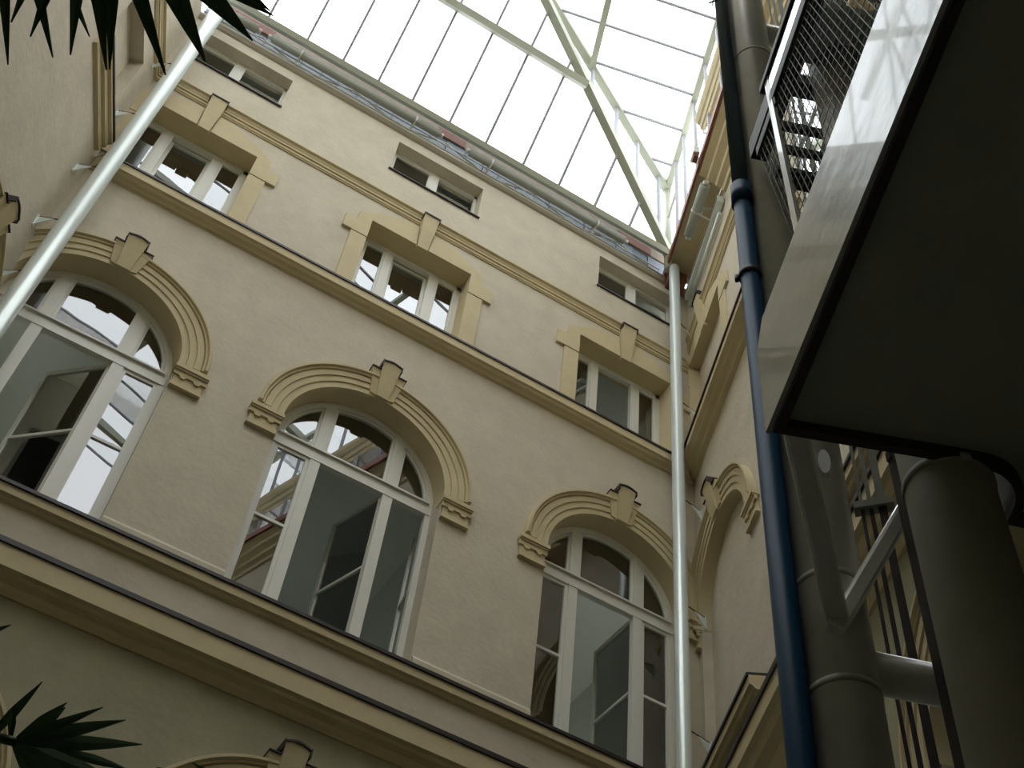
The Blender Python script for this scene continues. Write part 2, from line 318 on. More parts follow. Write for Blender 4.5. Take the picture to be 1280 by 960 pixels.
for i, (c, R, z) in enumerate(RB): arch_set(RIGHT, c, R, z, ['blind arch moulding on the right wall beside the white downpipe', 'second blind arch moulding along the right wall', 'third blind arch moulding along the right wall'][i], z + R, z + R + .50, w=.30)
for i, (c, R, z) in enumerate(RLOW): arch_set(RIGHT, c, R, z, ['lower storey arch moulding seen between the tower columns', 'farther lower storey arch on the right wall'][i], z + R, z + R + .5)
arch_set(LEFT, 1.0, .9, 10.0, 'arch on the left wall whose keystone shows at the left edge', 10.88, 11.33)

def surround(F, c, z0, z1, dz, label, hw=.83, ktop=None, k=1.0):
    t = trim_root(F, c, z0, label); A = lambda x: c + x
    for s in (-1, 1):
        MB().ext(F, [(A(s * hw), z0 - .02), (A(s * (hw + .25)), z0 - .02), (A(s * (hw + .25)), z1 - .47), (A(s * hw), z1 - .47)], -.0, .035).build('jamb_stone', TRIM, t, bevel=.004)
        MB().ext(F, [(A(s * hw), z1 - .465), (A(s * (hw + .395)), z1 - .465), (A(s * (hw + .395)), z1 - .15), (A(s * hw), z1 - .15)], 0, .045).build('ear_stone', TRIM, t, bevel=.004)
        pts = [(A(s * hw), z1 - .145), (A(s * (hw + .22)), z1 - .145), (A(s * (hw + .21)), z1 + .07)]
        for q in range(1, 9):
            x = hw + .21 - (hw + .21 - .13) * q / 8; pts.append((A(s * x), z1 + .07 + .40 * math.sin(math.pi / 2 * q / 8) ** 1.0 * k))
        pts += [(A(s * .10), z1)] ; pts += [(A(s * hw), z1)]
        MB().ext(F, pts, 0, .04).build('lintel_stone', TRIM, t, bevel=.004)
    keystone(F, c, z1 - .035, ktop or z1 + .74, t, hwb=.085, hwt=.127, d0=.055, d1=.145, sides=False, hump=0)
    return t
surround(MAIN, WX[0], 14.48, 16.09, 0, 'eared stone surround of the left rectangular window')
surround(MAIN, WX[1], 14.48, 16.09, 0, 'eared stone surround of the middle rectangular window')
surround(MAIN, WX[2], 14.48, 16.09, 0, 'eared stone surround of the rectangular window by the white downpipe')
for i, c in enumerate((.885, 8.4)): surround(RIGHT, c, 14.5, 16.755, 0, ['eared surround of the blind window on the right wall beside the downpipe', 'farther eared surround along the right wall'][i], hw=.815, ktop=17.55)

# ---------------------------------------------------------------- windows
WN = [0]
def win_root(c, z, label): WN[0] += 1; return tag(empty('window_%d' % WN[0], MAIN.p(c, -.25, z)), label, 'window', kind='structure')
def sash(F, a0, a1, z0, z1, d, parent, wd=.05, bars=(), th=.045, glass=WGLASS, name='sash'):
    b = MB(); b.box(F, a0, a0 + wd, d - th, d, z0, z1); b.box(F, a1 - wd, a1, d - th, d, z0, z1); b.box(F, a0 + wd, a1 - wd, d - th, d, z0, z0 + wd); b.box(F, a0 + wd, a1 - wd, d - th, d, z1 - wd, z1)
    ys = [z0 + wd] + [q for q in bars] + [z1 - wd]
    for q in bars: b.box(F, a0 + wd, a1 - wd, d - th, d, q - .018, q + .018)
    s = b.build(name, WHITE, parent)
    for i in range(len(ys) - 1):
        y0 = ys[i] + (.018 if i else 0); y1 = ys[i + 1] - (.018 if i < len(ys) - 2 else 0)
        MB().box(F, a0 + wd, a1 - wd, d - th * .55, d - th * .45, y0, y1).build('pane', glass, s)
    return s
def hinged(F, ha, w_, ang, side, z0, z1, d, parent, bars=()):
    """leaf hinged at ha on frame F, swung inwards by ang degrees; side=-1: leaf lies towards smaller a when shut"""
    t = math.radians(ang); u2 = F.u * side * math.cos(t) - F.n * math.sin(t); n2 = F.n * math.cos(t) + F.u * side * math.sin(t)
    G = Fr(F.p(ha, d, 0), u2, n2)
    return sash(G, .0, w_, z0, z1, 0, parent, .045, bars, name='open_casement')
def room(F, c, hw, z0, z1, dep, root, lamps=()):
    b = MB(); y0 = -.46
    P = lambda a, d, z: F.p(a, d, z)
    a0, a1 = c - hw, c + hw
    b.quad(P(a0, -dep, z0), P(a1, -dep, z0), P(a1, -dep, z1), P(a0, -dep, z1)); b.quad(P(a0, -.002, z1), P(a1, -.002, z1), P(a1, -dep, z1), P(a0, -dep, z1))
    b.quad(P(a0, -.002, z0), P(a1, -.002, z0), P(a1, -dep, z0), P(a0, -dep, z0))
    for a in (a0, a1): b.quad(P(a, -.002, z0), P(a, -.002, z1), P(a, -dep, z1), P(a, -dep, z0))
    r = b.build('room_shell', ROOM, root)
    MB().box(F, c - hw + .4, c + hw - .4, -dep + .02, -dep + .04, z0 + .5, z0 + (z1 - z0) * .55).build('added_glow_panel', ROOMGLOW, r)  # unseen glowing panel added on the back wall to lift the room light
    for la, ld in lamps:
        MB().tube(P(la, -ld, z1 - .10), P(la, -ld, z1 - .002), .13, 20).tube(P(la, -ld, z1 - .12), P(la, -ld, z1 - .10), .10, 20).build('ceiling_lamp', LAMPM, r)
DW = -.25
def bwindow(i, label, left, mid, right, lamps=()):
    c, R = BX[i], BR[i]; F = MAIN; root = win_root(c, SILLZ, label); z0, cz = 8.66, SPR + .0; t1, t2 = 11.24, 11.40
    b = MB(); fr = .075; dt = .07
    b.box(F, c - R - .01, c - R + fr, DW - dt, DW, z0, cz); b.box(F, c + R - fr, c + R + .01, DW - dt, DW, z0, cz); b.box(F, c - R, c + R, DW - dt, DW, z0, z0 + .08)
    b.arch(F, c, cz, [(R - .085, DW - dt), (R + .015, DW - dt), (R + .015, DW), (R - .085, DW)], 0, 180, 40)
    b.box(F, c - R + .02, c + R - .02, DW - dt, DW + .012, t1, t2)
    b.prof(F, [(DW, t2), (DW + .045, t2 - .005), (DW + .045, t2 + .02), (DW, t2 + .035)], c - R + .06, c + R - .06)
    for s in (-1, 1):
        a = c + s * .483; zt = cz + math.sqrt((R - .04) ** 2 - .483 ** 2)
        b.box(F, a - .066, a + .066, DW - dt, DW + .004, z0, t1); b.box(F, a - .07, a + .07, DW - dt, DW + .004, t2, zt)
    b.build('frame', WHITE, root)
    # arched top lights: inner beading + pane
    def outline(x0, x1, r):
        xs = [x0 + (x1 - x0) * k / 14 for k in range(15)]
        return [(c + x, cz + math.sqrt(max(0, r * r - x * x))) for x in xs]
    for x0, x1 in ((-R + .085, -.553), (-.413, .413), (.553, R - .085)):
        def ring(ins): 
            o = outline(x0 + ins, x1 - ins, R - .085 - ins); zb = t2 + .03 + ins
            return [(c + x0 + ins, zb)] + [(a, max(z, zb)) for a, z in o] + [(c + x1 - ins, zb)]
        o1, o2 = ring(0), ring(.035); n = len(o1); m = MB()
        vs = [F.p(a, DW - .02, z) for a, z in o1] + [F.p(a, DW - .02, z) for a, z in o2] + [F.p(a, DW - .05, z) for a, z in o2]
        m.add(vs, [(k, (k + 1) % n, n + (k + 1) % n, n + k) for k in range(n)] + [(n + k, n + (k + 1) % n, 2 * n + (k + 1) % n, 2 * n + k) for k in range(n)])
        s_ = m.build('sash', WHITE, root)
        MB().ext(F, o2, DW - .042, DW - .036).build('pane', WGLASS, s_)
    zb, zt = z0 + .08, t1
    bar = 10.08
    x = [c - R + fr, c - .483 - .066, c - .483 + .066, c + .483 - .066, c + .483 + .066, c + R - fr]
    for (a0, a1), st in (((x[0], x[1]), left), ((x[2], x[3]), mid), ((x[4], x[5]), right)):
        if st == 'shut': sash(F, a0, a1, zb, zt, DW - .012, root, .045, (bar,))
        elif st: hinged(F, a1 if st[1] == 'r' else a0, a1 - a0, st[0], -1 if st[1] == 'r' else 1, zb, zt, DW - .03, root, (bar,))
    room(F, c, 1.7, 8.4, 12.85, 5.5, root, lamps)
bwindow(0, 'tall arched window at left, centre casement swung open, round lamp inside', (100, 'l'), (43, 'r'), 'shut', [(-1.0, 1.3), (-.2, 3.2)])
bwindow(1, 'middle tall arched window with two casements standing open inwards', 'shut', (71, 'r'), (98, 'r'), [(2.4, 2.5)])
bwindow(2, 'tall arched window behind the central white downpipe, centre leaf open', 'shut', (88, 'r'), 'shut', [(6.3, 2.2), (6.3, 3.6)])
def wwindow(i, label, mid):
    c = WX[i]; F = MAIN; root = win_root(c, 14.48, label); d = -.27; z0, z1 = 14.5, 16.09; hw = .83
    b = MB(); b.box(F, c - hw, c - hw + .07, d - .07, d, z0, z1); b.box(F, c + hw - .07, c + hw, d - .07, d, z0, z1); b.box(F, c - hw, c + hw, d - .07, d, z1 - .08, z1); b.box(F, c - hw, c + hw, d - .07, d, z0, z0 + .07)
    for s in (-1, 1): b.box(F, c + s * .365 - .065, c + s * .365 + .065, d - .07, d + .003, z0, z1 - .08)
    b.build('frame', WHITE, root)
    sash(F, c - hw + .07, c - .43, z0 + .07, z1 - .08, d - .012, root, .035); sash(F, c + .43, c + hw - .07, z0 + .07, z1 - .08, d - .012, root, .035)
    if mid == 'tilt':
        t = math.radians(3); G = Fr(F.p(0, d - .012, z0 + .07), F.u, F.n); G2 = type('T', (), {})(); 
        class TF:
            u = F.u; n = F.n
            def p(s, a, dd, z): zz = z; return F.p(a, d - .012, z0 + .07) + (ZV * math.cos(t) - F.n * math.sin(t)) * zz + (F.n * math.cos(t) + ZV * math.sin(t)) * dd
        sash(TF(), c - .30, c + .30, 0, z1 - z0 - .15, 0, root, .045, name='tilted_sash')
    else:
        hinged(F, c - .30, .60, 85, 1, z0 + .07, z1 - .08, d - .03, root)
    room(F, c, 1.5, 13.9, 16.55, 4.5, root)
wwindow(0, 'rectangular three-light window behind the left white downpipe', 'tilt')
wwindow(1, 'middle rectangular three-light window with tilted centre sash', 'tilt')
wwindow(2, 'rectangular three-light window next to the central white downpipe', 'open')
def plainwindow(F, c, hw, z0, z1, label):
    WN[0] += 1; root = tag(empty('window_%d' % WN[0], F.p(c, -.1, z0)), label, 'window', kind='structure')
    for a0, a1 in ((c - hw, c), (c, c + hw)): sash(F, a0, a1, z0, z1, -.03, root, .05, ((z0 + z1) / 2,))
plainwindow(RIGHT, 5.6, .80, 13.0, 17.3, 'tall window added on the right wall to mirror the sky behind the mesh')  # added so its panes throw bright sky into the gaps behind the mesh
def awindow(i, label, both):
    c = AXc[i]; F = MAIN; root = win_root(c, 17.75, label); d = -.2; z0, z1 = 17.76, 18.66; hw = .785
    b = MB(); b.box(F, c - hw, c - hw + .05, d - .06, d, z0, z1); b.box(F, c + hw - .05, c + hw, d - .06, d, z0, z1); b.box(F, c - hw, c + hw, d - .06, d, z1 - .05, z1); b.box(F, c - hw, c + hw, d - .06, d, z0, z0 + .05)
    b.box(F, c - .075, c + .075, d - .06, d + .003, z0, z1 - .05); b.build('frame', WHITE, root)
    sash(F, c - hw + .05, c - .075, z0 + .05, z1 - .05, d - .012, root, .03)
    t = math.radians(14)
    class TF:
        u = F.u; n = F.n
        def p(s, a, dd, z): return F.p(a, d - .015, z0 + .05) + (ZV * math.cos(t) - F.n * math.sin(t)) * z + (F.n * math.cos(t) + ZV * math.sin(t)) * dd
    sash(TF(), c + .075, c + hw - .05, 0, z1 - z0 - .10, 0, root, .04, name='tilted_sash')
    MB().prof(F, [(-.2, 17.75), (.035, 17.735), (.035, 17.715), (.02, 17.715), (.02, 17.722), (0, 17.725), (-.2, 17.735)], c - hw - .03, c + hw + .03).build('metal_sill', CAP, root)
    room(F, c, 1.3, 17.4, 18.94, 3.5, root)
awindow(0, 'low attic window at top left below the glass roof', 0)
awindow(1, 'middle low attic window in the top of the plaster wall', 0)
awindow(2, 'low attic window partly behind the central white downpipe top', 0)
for i, c in enumerate(LX):
    root = win_root(c, 2.6, ['lower storey window at the left, hidden below the frame', 'dark lower storey arched window under the bottom keystone', 'lower storey window near the corner, below the frame'][i])
    MB().arch(MAIN, c, LSPR, [(.96, -.3), (1.04, -.3), (1.04, -.24), (.96, -.24)]).box(MAIN, c - 1.05, c - .97, -.3, -.24, 2.6, LSPR).box(MAIN, c + .97, c + 1.05, -.3, -.24, 2.6, LSPR).box(MAIN, c - .05, c + .05, -.3, -.24, 2.6, LSPR + .98).build('frame', WHITE, root)
    room(MAIN, c, 1.4, 2.3, 6.85, 3.5, root)

# ---------------------------------------------------------------- glass roof
roof = tag(empty('ceiling', (2.7, 8.0, 19.37)), 'sloping glass roof of cream steel beams over the courtyard', 'glass roof', kind='structure')
SA, CA_ = math.sin(math.radians(51)), math.cos(math.radians(51)); EY, EZ = 9.70, 19.371
PA = lambda x, t, o=0: Vector((x, EY - CA_ * t - SA * o * 1.0, EZ + SA * t - CA_ * o))     # o: offset below the glass
P1 = Vector((6.956, 9.7146, 21.751)); MP = Vector((2.357, 7.459, 22.135))
TS = math.tan(math.radians(6.175)); W8 = math.cos(math.radians(20)) * (XC - XL)
def dR(x, y): return (Vector((x, y, 0)) - Vector((XC, D, 0))).dot(NN)
def HR(x, y): d = dR(x, y); return 21.751 + TS * (min(d, W8 - d) - .468)
tM = (MP.z - EZ) / SA
def tend(x):
    if x > MP.x:
        k = (6.93 - x) / (6.93 - MP.x); return .04 + (tM - .04) * k
    lo, hi = 0, 6
    for _ in range(40):
        m = (lo + hi) / 2
        if EZ + SA * m < HR(x, EY - CA_ * m): lo = m
        else: hi = m
    return lo
def tstart(x):
    # left wall leans outwards: bars left of the corner begin higher up
    for k in range(400):
        t = k * .01
        if W8 - dR(x, EY - CA_ * t) > .05: return t
    return 4
bars = [-2.9, -2.2, -1.5, -.80, -.109, .535, 1.18, 1.813, 2.515, 3.212, 3.937, 4.647, 5.371, 6.085, 6.80]
tP = (20.87 - EZ) / SA
for x in bars[:-1]:
    t0, t1 = tstart(x), tend(x)
    if t1 > t0 + .1: MB().bar(PA(x, t0, .03), PA(x, t1, .03), .04, .06, Vector((0, SA, CA_))).build('glazing_bar', BARM, roof)
for a, b_ in zip(bars[:-1], bars[1:]):
    for lo, hi in ((0, tP), (tP, 9)):
        pts = []
        s0a, s0b = max(lo, tstart(a)), max(lo, tstart(b_)); e0, e1 = min(hi, tend(a)), min(hi, tend(b_))
        if e0 <= s0a and e1 <= s0b: continue
        poly = [PA(a, s0a), PA(b_, min(s0b, max(e1, lo))), PA(b_, max(e1, lo)), PA(a, max(e0, s0a))]
        MB().quad(*poly).build('roof_pane', RGLASS, roof)
UPA = Vector((0, SA, CA_))
MB().bar(PA(XL - .1, 0, .06), PA(6.99, 0, .06), .10, .12, UPA).build('eave_beam', STEEL, roof)
tw = lambda x: tP
MB().bar(PA(-4.2, tP, .12), PA(4.35, tP, .12), .13, .12, UPA).build('purlin', STEEL, roof)
LB0, LB1 = Vector((6.945, 9.69, 19.37)), MP
MB().bar(LB0 - (LB1 - LB0).normalized() * .05, LB1, .14, .20).build('diagonal_beam', STEEL, roof)
MB().bar(P1 + Vector((0, 0, -.03)), MP, .14, .18).build('diagonal_beam', STEEL, roof)
MB().tube((6.956, 9.7146, 18.9), P1, .072, 14).build('corner_post', STEEL, roof)
for k in (.30, .53, .77):
    pass
hv = (MP - P1)
for f in (.5315, .367, .2193, .0655):
    top = P1 + hv * f; fl_ = (6.945 - top.x) / (6.945 - MP.x); bot = LB0 + (LB1 - LB0) * fl_
    MB().bar(bot, top, .05, .07, Vector((hv.x, hv.y, 0)).normalized()).build('glazing_bar', BARM, roof)
fs = [0, .0655, .2193, .367, .5315, .75, 1]
for f0, f1 in zip(fs[:-1], fs[1:]):
    MB().quad(LB0 + (LB1 - LB0) * f0, LB0 + (LB1 - LB0) * f1, P1 + hv * f1, P1 + hv * f0).build('roof_pane', RGLASS, roof)
# upper roof: bars run across the courtyard from the right-hand clerestory
Wd = Vector((-.9615, .275, 0)); CL = P1
def PR(s, q):
    v = Vector((P1.x, P1.y, 0)) + U * s + Wd * q; v.z = HR(v.x, v.y); return v
det = U.x * Wd.y - U.y * Wd.x; dx, dy = MP.x - P1.x, MP.y - P1.y
sM, qM = (dx * Wd.y - dy * Wd.x) / det, (U.x * dy - U.y * dx) / det
QR = (W8 / 2 - .468) / NN.dot(Wd); QL = (W8 - .936) / NN.dot(Wd)
ss = [.51 + .722 * i for i in range(19)]; up1 = Vector((.1, 0, 1)).normalized()
def qlim(s): return qM * s / sM if s < sM else QL
for s in ss:
    q1 = qlim(s)
    MB().bar(PR(s, 0) + Vector((0, 0, -.03)), PR(s, min(q1, QR)) + Vector((0, 0, -.03)), .038, .05).build('glazing_bar', BARM, roof)
    if q1 > QR: MB().bar(PR(s, QR) + Vector((0, 0, -.03)), PR(s, q1) + Vector((0, 0, -.03)), .038, .05).build('glazing_bar', BARM, roof)
for s0, s1 in zip([0] + ss[:-1], ss):
    a, b_ = min(qlim(s0), QR), min(qlim(s1), QR)
    MB().quad(PR(s0, 0), PR(s0, a), PR(s1, b_), PR(s1, 0)).build('roof_pane', RGLASS, roof)
    if s0 >= sM: MB().quad(PR(s0, QR), PR(s0, QL), PR(s1, QL), PR(s1, QR)).build('roof_pane', RGLASS, roof)
send = ss[-1]
MB().bar(P1 + Vector((0, 0, -.02)), PR(send, 0) + Vector((0, 0, -.02)), .11, .13).build('eave_beam', STEEL, roof)
MB().bar(PR(2.0, QL) , PR(send, QL), .11, .13).build('eave_beam', STEEL, roof)
qb = (Vector((4.468, 8.482, 0)) - Vector((P1.x, P1.y, 0))).dot(NN) / Wd.dot(NN)
sb = (Vector((4.468, 8.482, 0)) - Vector((P1.x, P1.y, 0)) - Wd * qb).dot(U)
MB().bar(PR(sb, qb) + Vector((0, 0, -.08)), PR(send, qb) + Vector((0, 0, -.08)), .11, .12).build('purlin', STEEL, roof)
MB().bar(PR(sM, QR) + Vector((0, 0, -.10)), PR(send, QR) + Vector((0, 0, -.10)), .14, .16).build('ridge_beam', STEEL, roof)
MB().bar(PR(sM + 1.5, QL - qb) + Vector((0, 0, -.08)), PR(send, QL - qb) + Vector((0, 0, -.08)), .11, .12).build('purlin', STEEL, roof)
# truss diagonals farther back, seen mirrored in the panes
for s in (5.2, 9.0, 12.6):
    MB().bar(PR(s, 0) + Vector((0, 0, -.15)), PR(s, QR) + Vector((0, 0, -.15)), .12, .18).build('cross_beam', STEEL, roof)
    MB().bar(PR(s, QR) + Vector((0, 0, -.15)), PR(s, QL) + Vector((0, 0, -.15)), .12, .18).build('cross_beam', STEEL, roof)
# clerestory glazing above both side walls
for F, sg in ((RIGHT, 0), (LEFT, 1)):
    n0 = [1.10, 1.64, 2.32, 3.04, 3.76, 4.48, 5.2, 5.92, 6.64, 7.36, 8.08, 8.8, 9.5, 10.2, 10.9, 11.6, 12.3, 13.0]
    a0 = .45
    for q in n0: MB().bar(F.p(q, .468, 19.12), F.p(q, .468, 21.72), .05, .05, F.u).build('glazing_bar', BARM, roof)
    for p_, q in zip([a0] + n0[:-1], n0): MB().quad(F.p(p_, .468, 19.12), F.p(q, .468, 19.12), F.p(q, .468, 21.72), F.p(p_, .468, 21.72)).build('roof_pane', RGLASS, roof)
MB().bar(RIGHT.p(.5, .468, 20.6), RIGHT.p(1.1, .468, 20.6), .04, .05).build('glazing_bar', STEEL, roof)

# flashing, membrane, pipes at the top of the back wall
t = trim_root(MAIN, 2, 18.96, 'beige edge moulding and blue grey membrane strip over the attic windows')
MB().prof(MAIN, [(0, 18.90), (.035, 18.92), (.07, 18.97), (.07, 19.03), (0, 19.03)], XL, XC).build('edge_moulding', STONEB, t)
k = -1.7
i = 0
while k < 7.4:
    w_ = .36 if i % 3 else .30
    MB().ext(MAIN, [(k, 19.0), (k + w_ - .012, 19.0), (k + w_ - .012, 19.62), (k, 19.62)], -.10, -.06 + .012 * (i % 2)).build('membrane_panel', MEMB, t); k += w_; i += 1
MB().box(MAIN, XL, XC, -.14, -.11, 18.96, 19.62).build('backing_board', CAP, t)
MB().box(MAIN, XL, XC, -.14, -.03, 19.64, 20.12).build('timber_board', TIMB, t)
for j, (a0, a1) in enumerate(((-1.7, -.60), (2.46, 3.0), (6.1, 6.8))):
    MB().box(MAIN, a0, a1, -.03, -.015, 19.64, 19.86).build('red_timber_strip', BRICKM, t)
def htube(F, a0, a1, d, z, label, clamps, r=.072):
    ro = tag(empty('gutter_tube', F.p((a0 + a1) / 2, d, z - r)), label, 'pipe', 'grey tubes along the roof edge')
    m = MB().tube(F.p(a0, d, z), F.p(a1, d, z), r, 20); m.build('tube', GREYP, ro)
    for e, s in ((a0, -1), (a1, 1)): MB().tube(F.p(e, d, z), F.p(e + s * .07, d, z), r * .55, 12).build('end_fitting', RODM, ro)
    for a in clamps:
        m = MB(); m.tube(F.p(a - .015, d, z), F.p(a + .015, d, z), r + .012, 20)
        m.bar(F.p(a, d, z - r), F.p(a - .03, 0.0, z - r - .14), .03, .015); m.bar(F.p(a, d, z + r * .9), F.p(a + .02, -.02, z + r + .1), .03, .015)
        m.build('clamp', RODM, ro)
    return ro
htube(MAIN, -.60, 2.45, .2, 19.19, 'long grey tube clamped along the roof edge left of the middle attic window', (-.09, 2.0))
htube(MAIN, 3.03, 6.10, .2, 19.19, 'long grey tube clamped along the roof edge right of the middle attic window', (3.44, 5.53))
htube(MAIN, -1.65, -.86, .2, 19.19, 'short grey tube end at the roof edge near the palm leaves', (-1.3,))
htube(RIGHT, 1.38, 2.34, .36, 18.62, 'short grey tube under the copper gutter of the right wall', (1.85,), r=.085)
# thin zigzag stays
zr = tag(empty('stay_rods', MAIN.p(2.5, .1, 18.98)), 'thin pale zigzag stay rods in front of the blue membrane strip', 'rods')
pts = []
x = -1.6; k = 0
while x < 6.9:
    MB().tube(MAIN.p(x, .06, 19.0 if k % 2 == 0 else 19.30), MAIN.p(x + .85, .06, 19.30 if k % 2 == 0 else 19.0), .014, 6).build('rod', STEEL, zr); x += .85; k += 1
MB().tube(MAIN.p(-1.7, .12, 18.99), MAIN.p(7.0, .12, 18.93), .012, 6).build('rail_rod', STEEL, zr)
MB().path([MAIN.p(-1.7, .1, 19.16), MAIN.p(.5, .1, 19.13), MAIN.p(3.2, .1, 19.17), MAIN.p(6.9, .1, 19.10)], .012, 6).build('cable', RODM, zr)
# copper gutter and pipes on the right wall
g = tag(empty('copper_gutter', RIGHT.p(5, .3, 19.05)), 'brown copper gutter edge running along the top of the right wall', 'gutter')
MB().box(RIGHT, .15, 14, .46, .50, 19.00, 19.16).build('gutter_lip', COPPER, g); MB().box(RIGHT, .15, 14, .0, .46, 19.105, 19.13).build('gutter_bed', TRIM, g)
cb = MB().box(RIGHT, .06, .40, .12, .44, 18.80, 19.0).build('copper_hopper', COPPER); tag(cb, 'copper rainwater hopper above the central white downpipe', 'hopper')
wp = tag(empty('white_duct', RIGHT.p(1.3, .12, 18.2)), 'slim white duct with dark slot below the right wall gutter tube', 'duct')
MB().box(RIGHT, .25, 2.22, .02, .13, 18.42, 18.60).build('duct', COLP, wp, bevel=.01); MB().box(RIGHT, .3, 2.2, .130, .134, 18.52, 18.55).build('slot', CAP, wp)
MB().tube(RIGHT.p(.25, .06, 18.25), RIGHT.p(2.1, .06, 18.25), .035, 10).build('conduit', COLP, wp)
at_ = tag(empty('attic_block', RIGHT.p(4, .3, 19.12)), 'pale attic block with stepped cornice above the right wall behind the blue pipe', 'attic')
MB().box(RIGHT, 2.9, 14, -.6, .02, 19.14, 20.7).build('attic_wall', PLASTER, at_)
MB().prof(RIGHT, [(.02, 19.60), (.47, 19.66), (.485, 19.78), (.51, 19.80), (.53, 19.92), (.56, 19.95), (.60, 20.06), (.60, 20.18), (.02, 20.30)], 2.72, 14).build('moulding', TRIM, at_)
sb_ = tag(empty('alarm_box', RIGHT.p(2.45, .48, 18.9)), 'small white box fixed at the gutter corner beside the blue pipe', 'box')
MB().box(RIGHT, 2.40, 2.62, .505, .62, 19.16, 19.36).build('housing', COLP, sb_, bevel=.015); MB().box(RIGHT, 2.44, 2.58, .52, .60, 19.09, 19.16).build('lens', COPPER, sb_)

# ---------------------------------------------------------------- white downpipes / slender columns
def downpipe(x, y, r, ztop, F, fins, label, sgn):
    base = Vector((x, y, -1.6)); ro = tag(empty('white_downpipe', base), label, 'downpipe')
    MB().tube(base, Vector((x, y, ztop)), r, 32).build('pipe', COLP, ro)
    MB().tube(Vector((x, y, ztop - .02)), Vector((x, y, ztop + .03)), r * .9, 24).build('top_ring', STEEL, ro)
    P = Vector((x, y, 0))
    for a, z in fins:
        wp_ = F.p(a, 0, z); dv = Vector((P.x - wp_.x, P.y - wp_.y, 0)); L_ = dv.length; dv.normalize(); sd = dv.cross(ZV)
        tri = [wp_, wp_ + dv * .19, wp_ - ZV * .17]
        m = MB(); m.add([p + sd * .006 for p in tri] + [p - sd * .006 for p in tri], [(0, 1, 2), (5, 4, 3), (0, 3, 4, 1), (1, 4, 5, 2), (2, 5, 3, 0)])
        m.box(Fr(F.o, F.u, F.n), a - .03, a + .03, 0, .012, z - .19, z + .02)
        b_ = m.build('wall_bracket', COLP, ro)
        MB().tube(wp_ + ZV * .01, P + ZV * (z + .01), .008, 8).build('tie_rod', DARK, b_)
    return ro
downpipe(7.033, 9.65, .0885, 18.93, RIGHT, [(.30, 9.3), (.30, 11.2), (.30, 13.15), (.30, 15.3), (.25, 17.4), (.30, 19.0 - .05)], 'central white downpipe in the right corner of the plaster walls', 1)
downpipe(-1.47, 9.62, .112, 18.93, LEFT, [(.18, 11.3), (.25, 12.35), (.25, 13.62), (.25, 15.1), (.22, 16.72)], 'thick white downpipe crossing the upper left beside the palm leaves', -1)

# ---------------------------------------------------------------- steel tower beside the viewer
frame = tag(empty('lift_tower_frame', TW.p(0, 0, -1.6)), 'grey tubular steel lift tower frame with cross tubes and braces', 'steel frame')
def ring(P, z, r, m): MB().tube(P + ZV * (z - .012), P + ZV * (z + .012), r + .0018, 36).build('weld_ring', m, col_)
col_ = MB().tube(OC + ZV * -1.6, OC + ZV * 19.0, .1, 48).build('column', TOWER, frame)
for z in (2.28, 2.67, 6.4, 10.2): ring(OC, z, .1, TOWER2)
O3 = OC + PB * 1.5
c3 = MB().tube(O3 + ZV * -1.6, O3 + ZV * 12.0, .1, 32).build('column', TOWER, frame)
for z in (2.40, 6.85, 10.9):
    MB().tube(OC + ZV * z, O3 + ZV * z, .058, 28).build('cross_tube', TOWER, frame)
# flat sided braces
def brace(p0, p1, wd, ht, up): return MB().bar(p0, p1, wd, ht, up).build('brace', TOWER, frame, bevel=.012)
brace(TW.p(.10, -.045, 2.43), TW.p(.10, 1.42, 5.30), .055, .05, U)
brace(TW.p(.06, -.01, 2.47), TW.p(.655, -.33, 2.56), .062, .05, ZV)
rc = OC + U * .60 + PB * .085
rcol = tag(empty('landing_column', rc + ZV * -1.6), 'thick round grey column under the landing at lower right', 'column')
rc_ = MB().tube(rc + ZV * -1.6, rc + ZV * 6.0, .110, 48).build('shaft', TOWER2, rcol)
MB().tube(rc + ZV * 2.49, rc + ZV * 2.515, .1145, 48).build('weld_ring', TOWER2, rcol)
# landing slab
land = tag(empty('landing', TW.p(1.5, .3, 2.5)), 'overhead landing slab with dark underside and glossy grey edge plate', 'landing')
A0, B0 = .668, -.393
out = [(A0, B0), (.69, .09)] + [(.570 + .120 * math.cos(t), .14 + .120 * math.sin(t)) for t in [math.radians(q) for q in range(0, 91, 10)]] + [(.53, .262), (.53, 1.9), (4.6, 1.9), (4.6, B0)]
def slab(pts, z0, z1, m, name, par):
    b = MB(); n = len(pts); vs = [TW.p(a, d, z0) for a, d in pts] + [TW.p(a, d, z1) for a, d in pts]
    b.add(vs, [tuple(range(n)), tuple(range(2 * n - 1, n - 1, -1))] + [(i, (i + 1) % n, n + (i + 1) % n, n + i) for i in range(n)]); return b.build(name, m, par)
slab(out, 2.53, 2.88, SOFF, 'soffit_panel', land)
def inset(pts, w_):
    # simple offset towards the inside for this outline
    n = len(pts); res = []
    for i in range(n):
        p, c, q = Vector(pts[i - 1]), Vector(pts[i]), Vector(pts[(i + 1) % n]); e1, e2 = (c - p).normalized(), (q - c).normalized()
        n1, n2 = Vector((e1.y, -e1.x)), Vector((e2.y, -e2.x)); bi = (n1 + n2); bi = bi.normalized() if bi.length > 1e-6 else n1
        s = w_ / max(.5, bi.dot(n1)); res.append(tuple(c + bi * s))
    return res
area = sum(out[i][0] * out[(i + 1) % len(out)][1] - out[(i + 1) % len(out)][0] * out[i][1] for i in range(len(out)))
ins = inset(out, .024 if area < 0 else -.024)
b = MB(); n = len(out)
vs = [TW.p(a, d, 2.495) for a, d in out] + [TW.p(a, d, 2.495) for a, d in ins] + [TW.p(a, d, 2.55) for a, d in ins] + [TW.p(a, d, 2.55) for a, d in out]
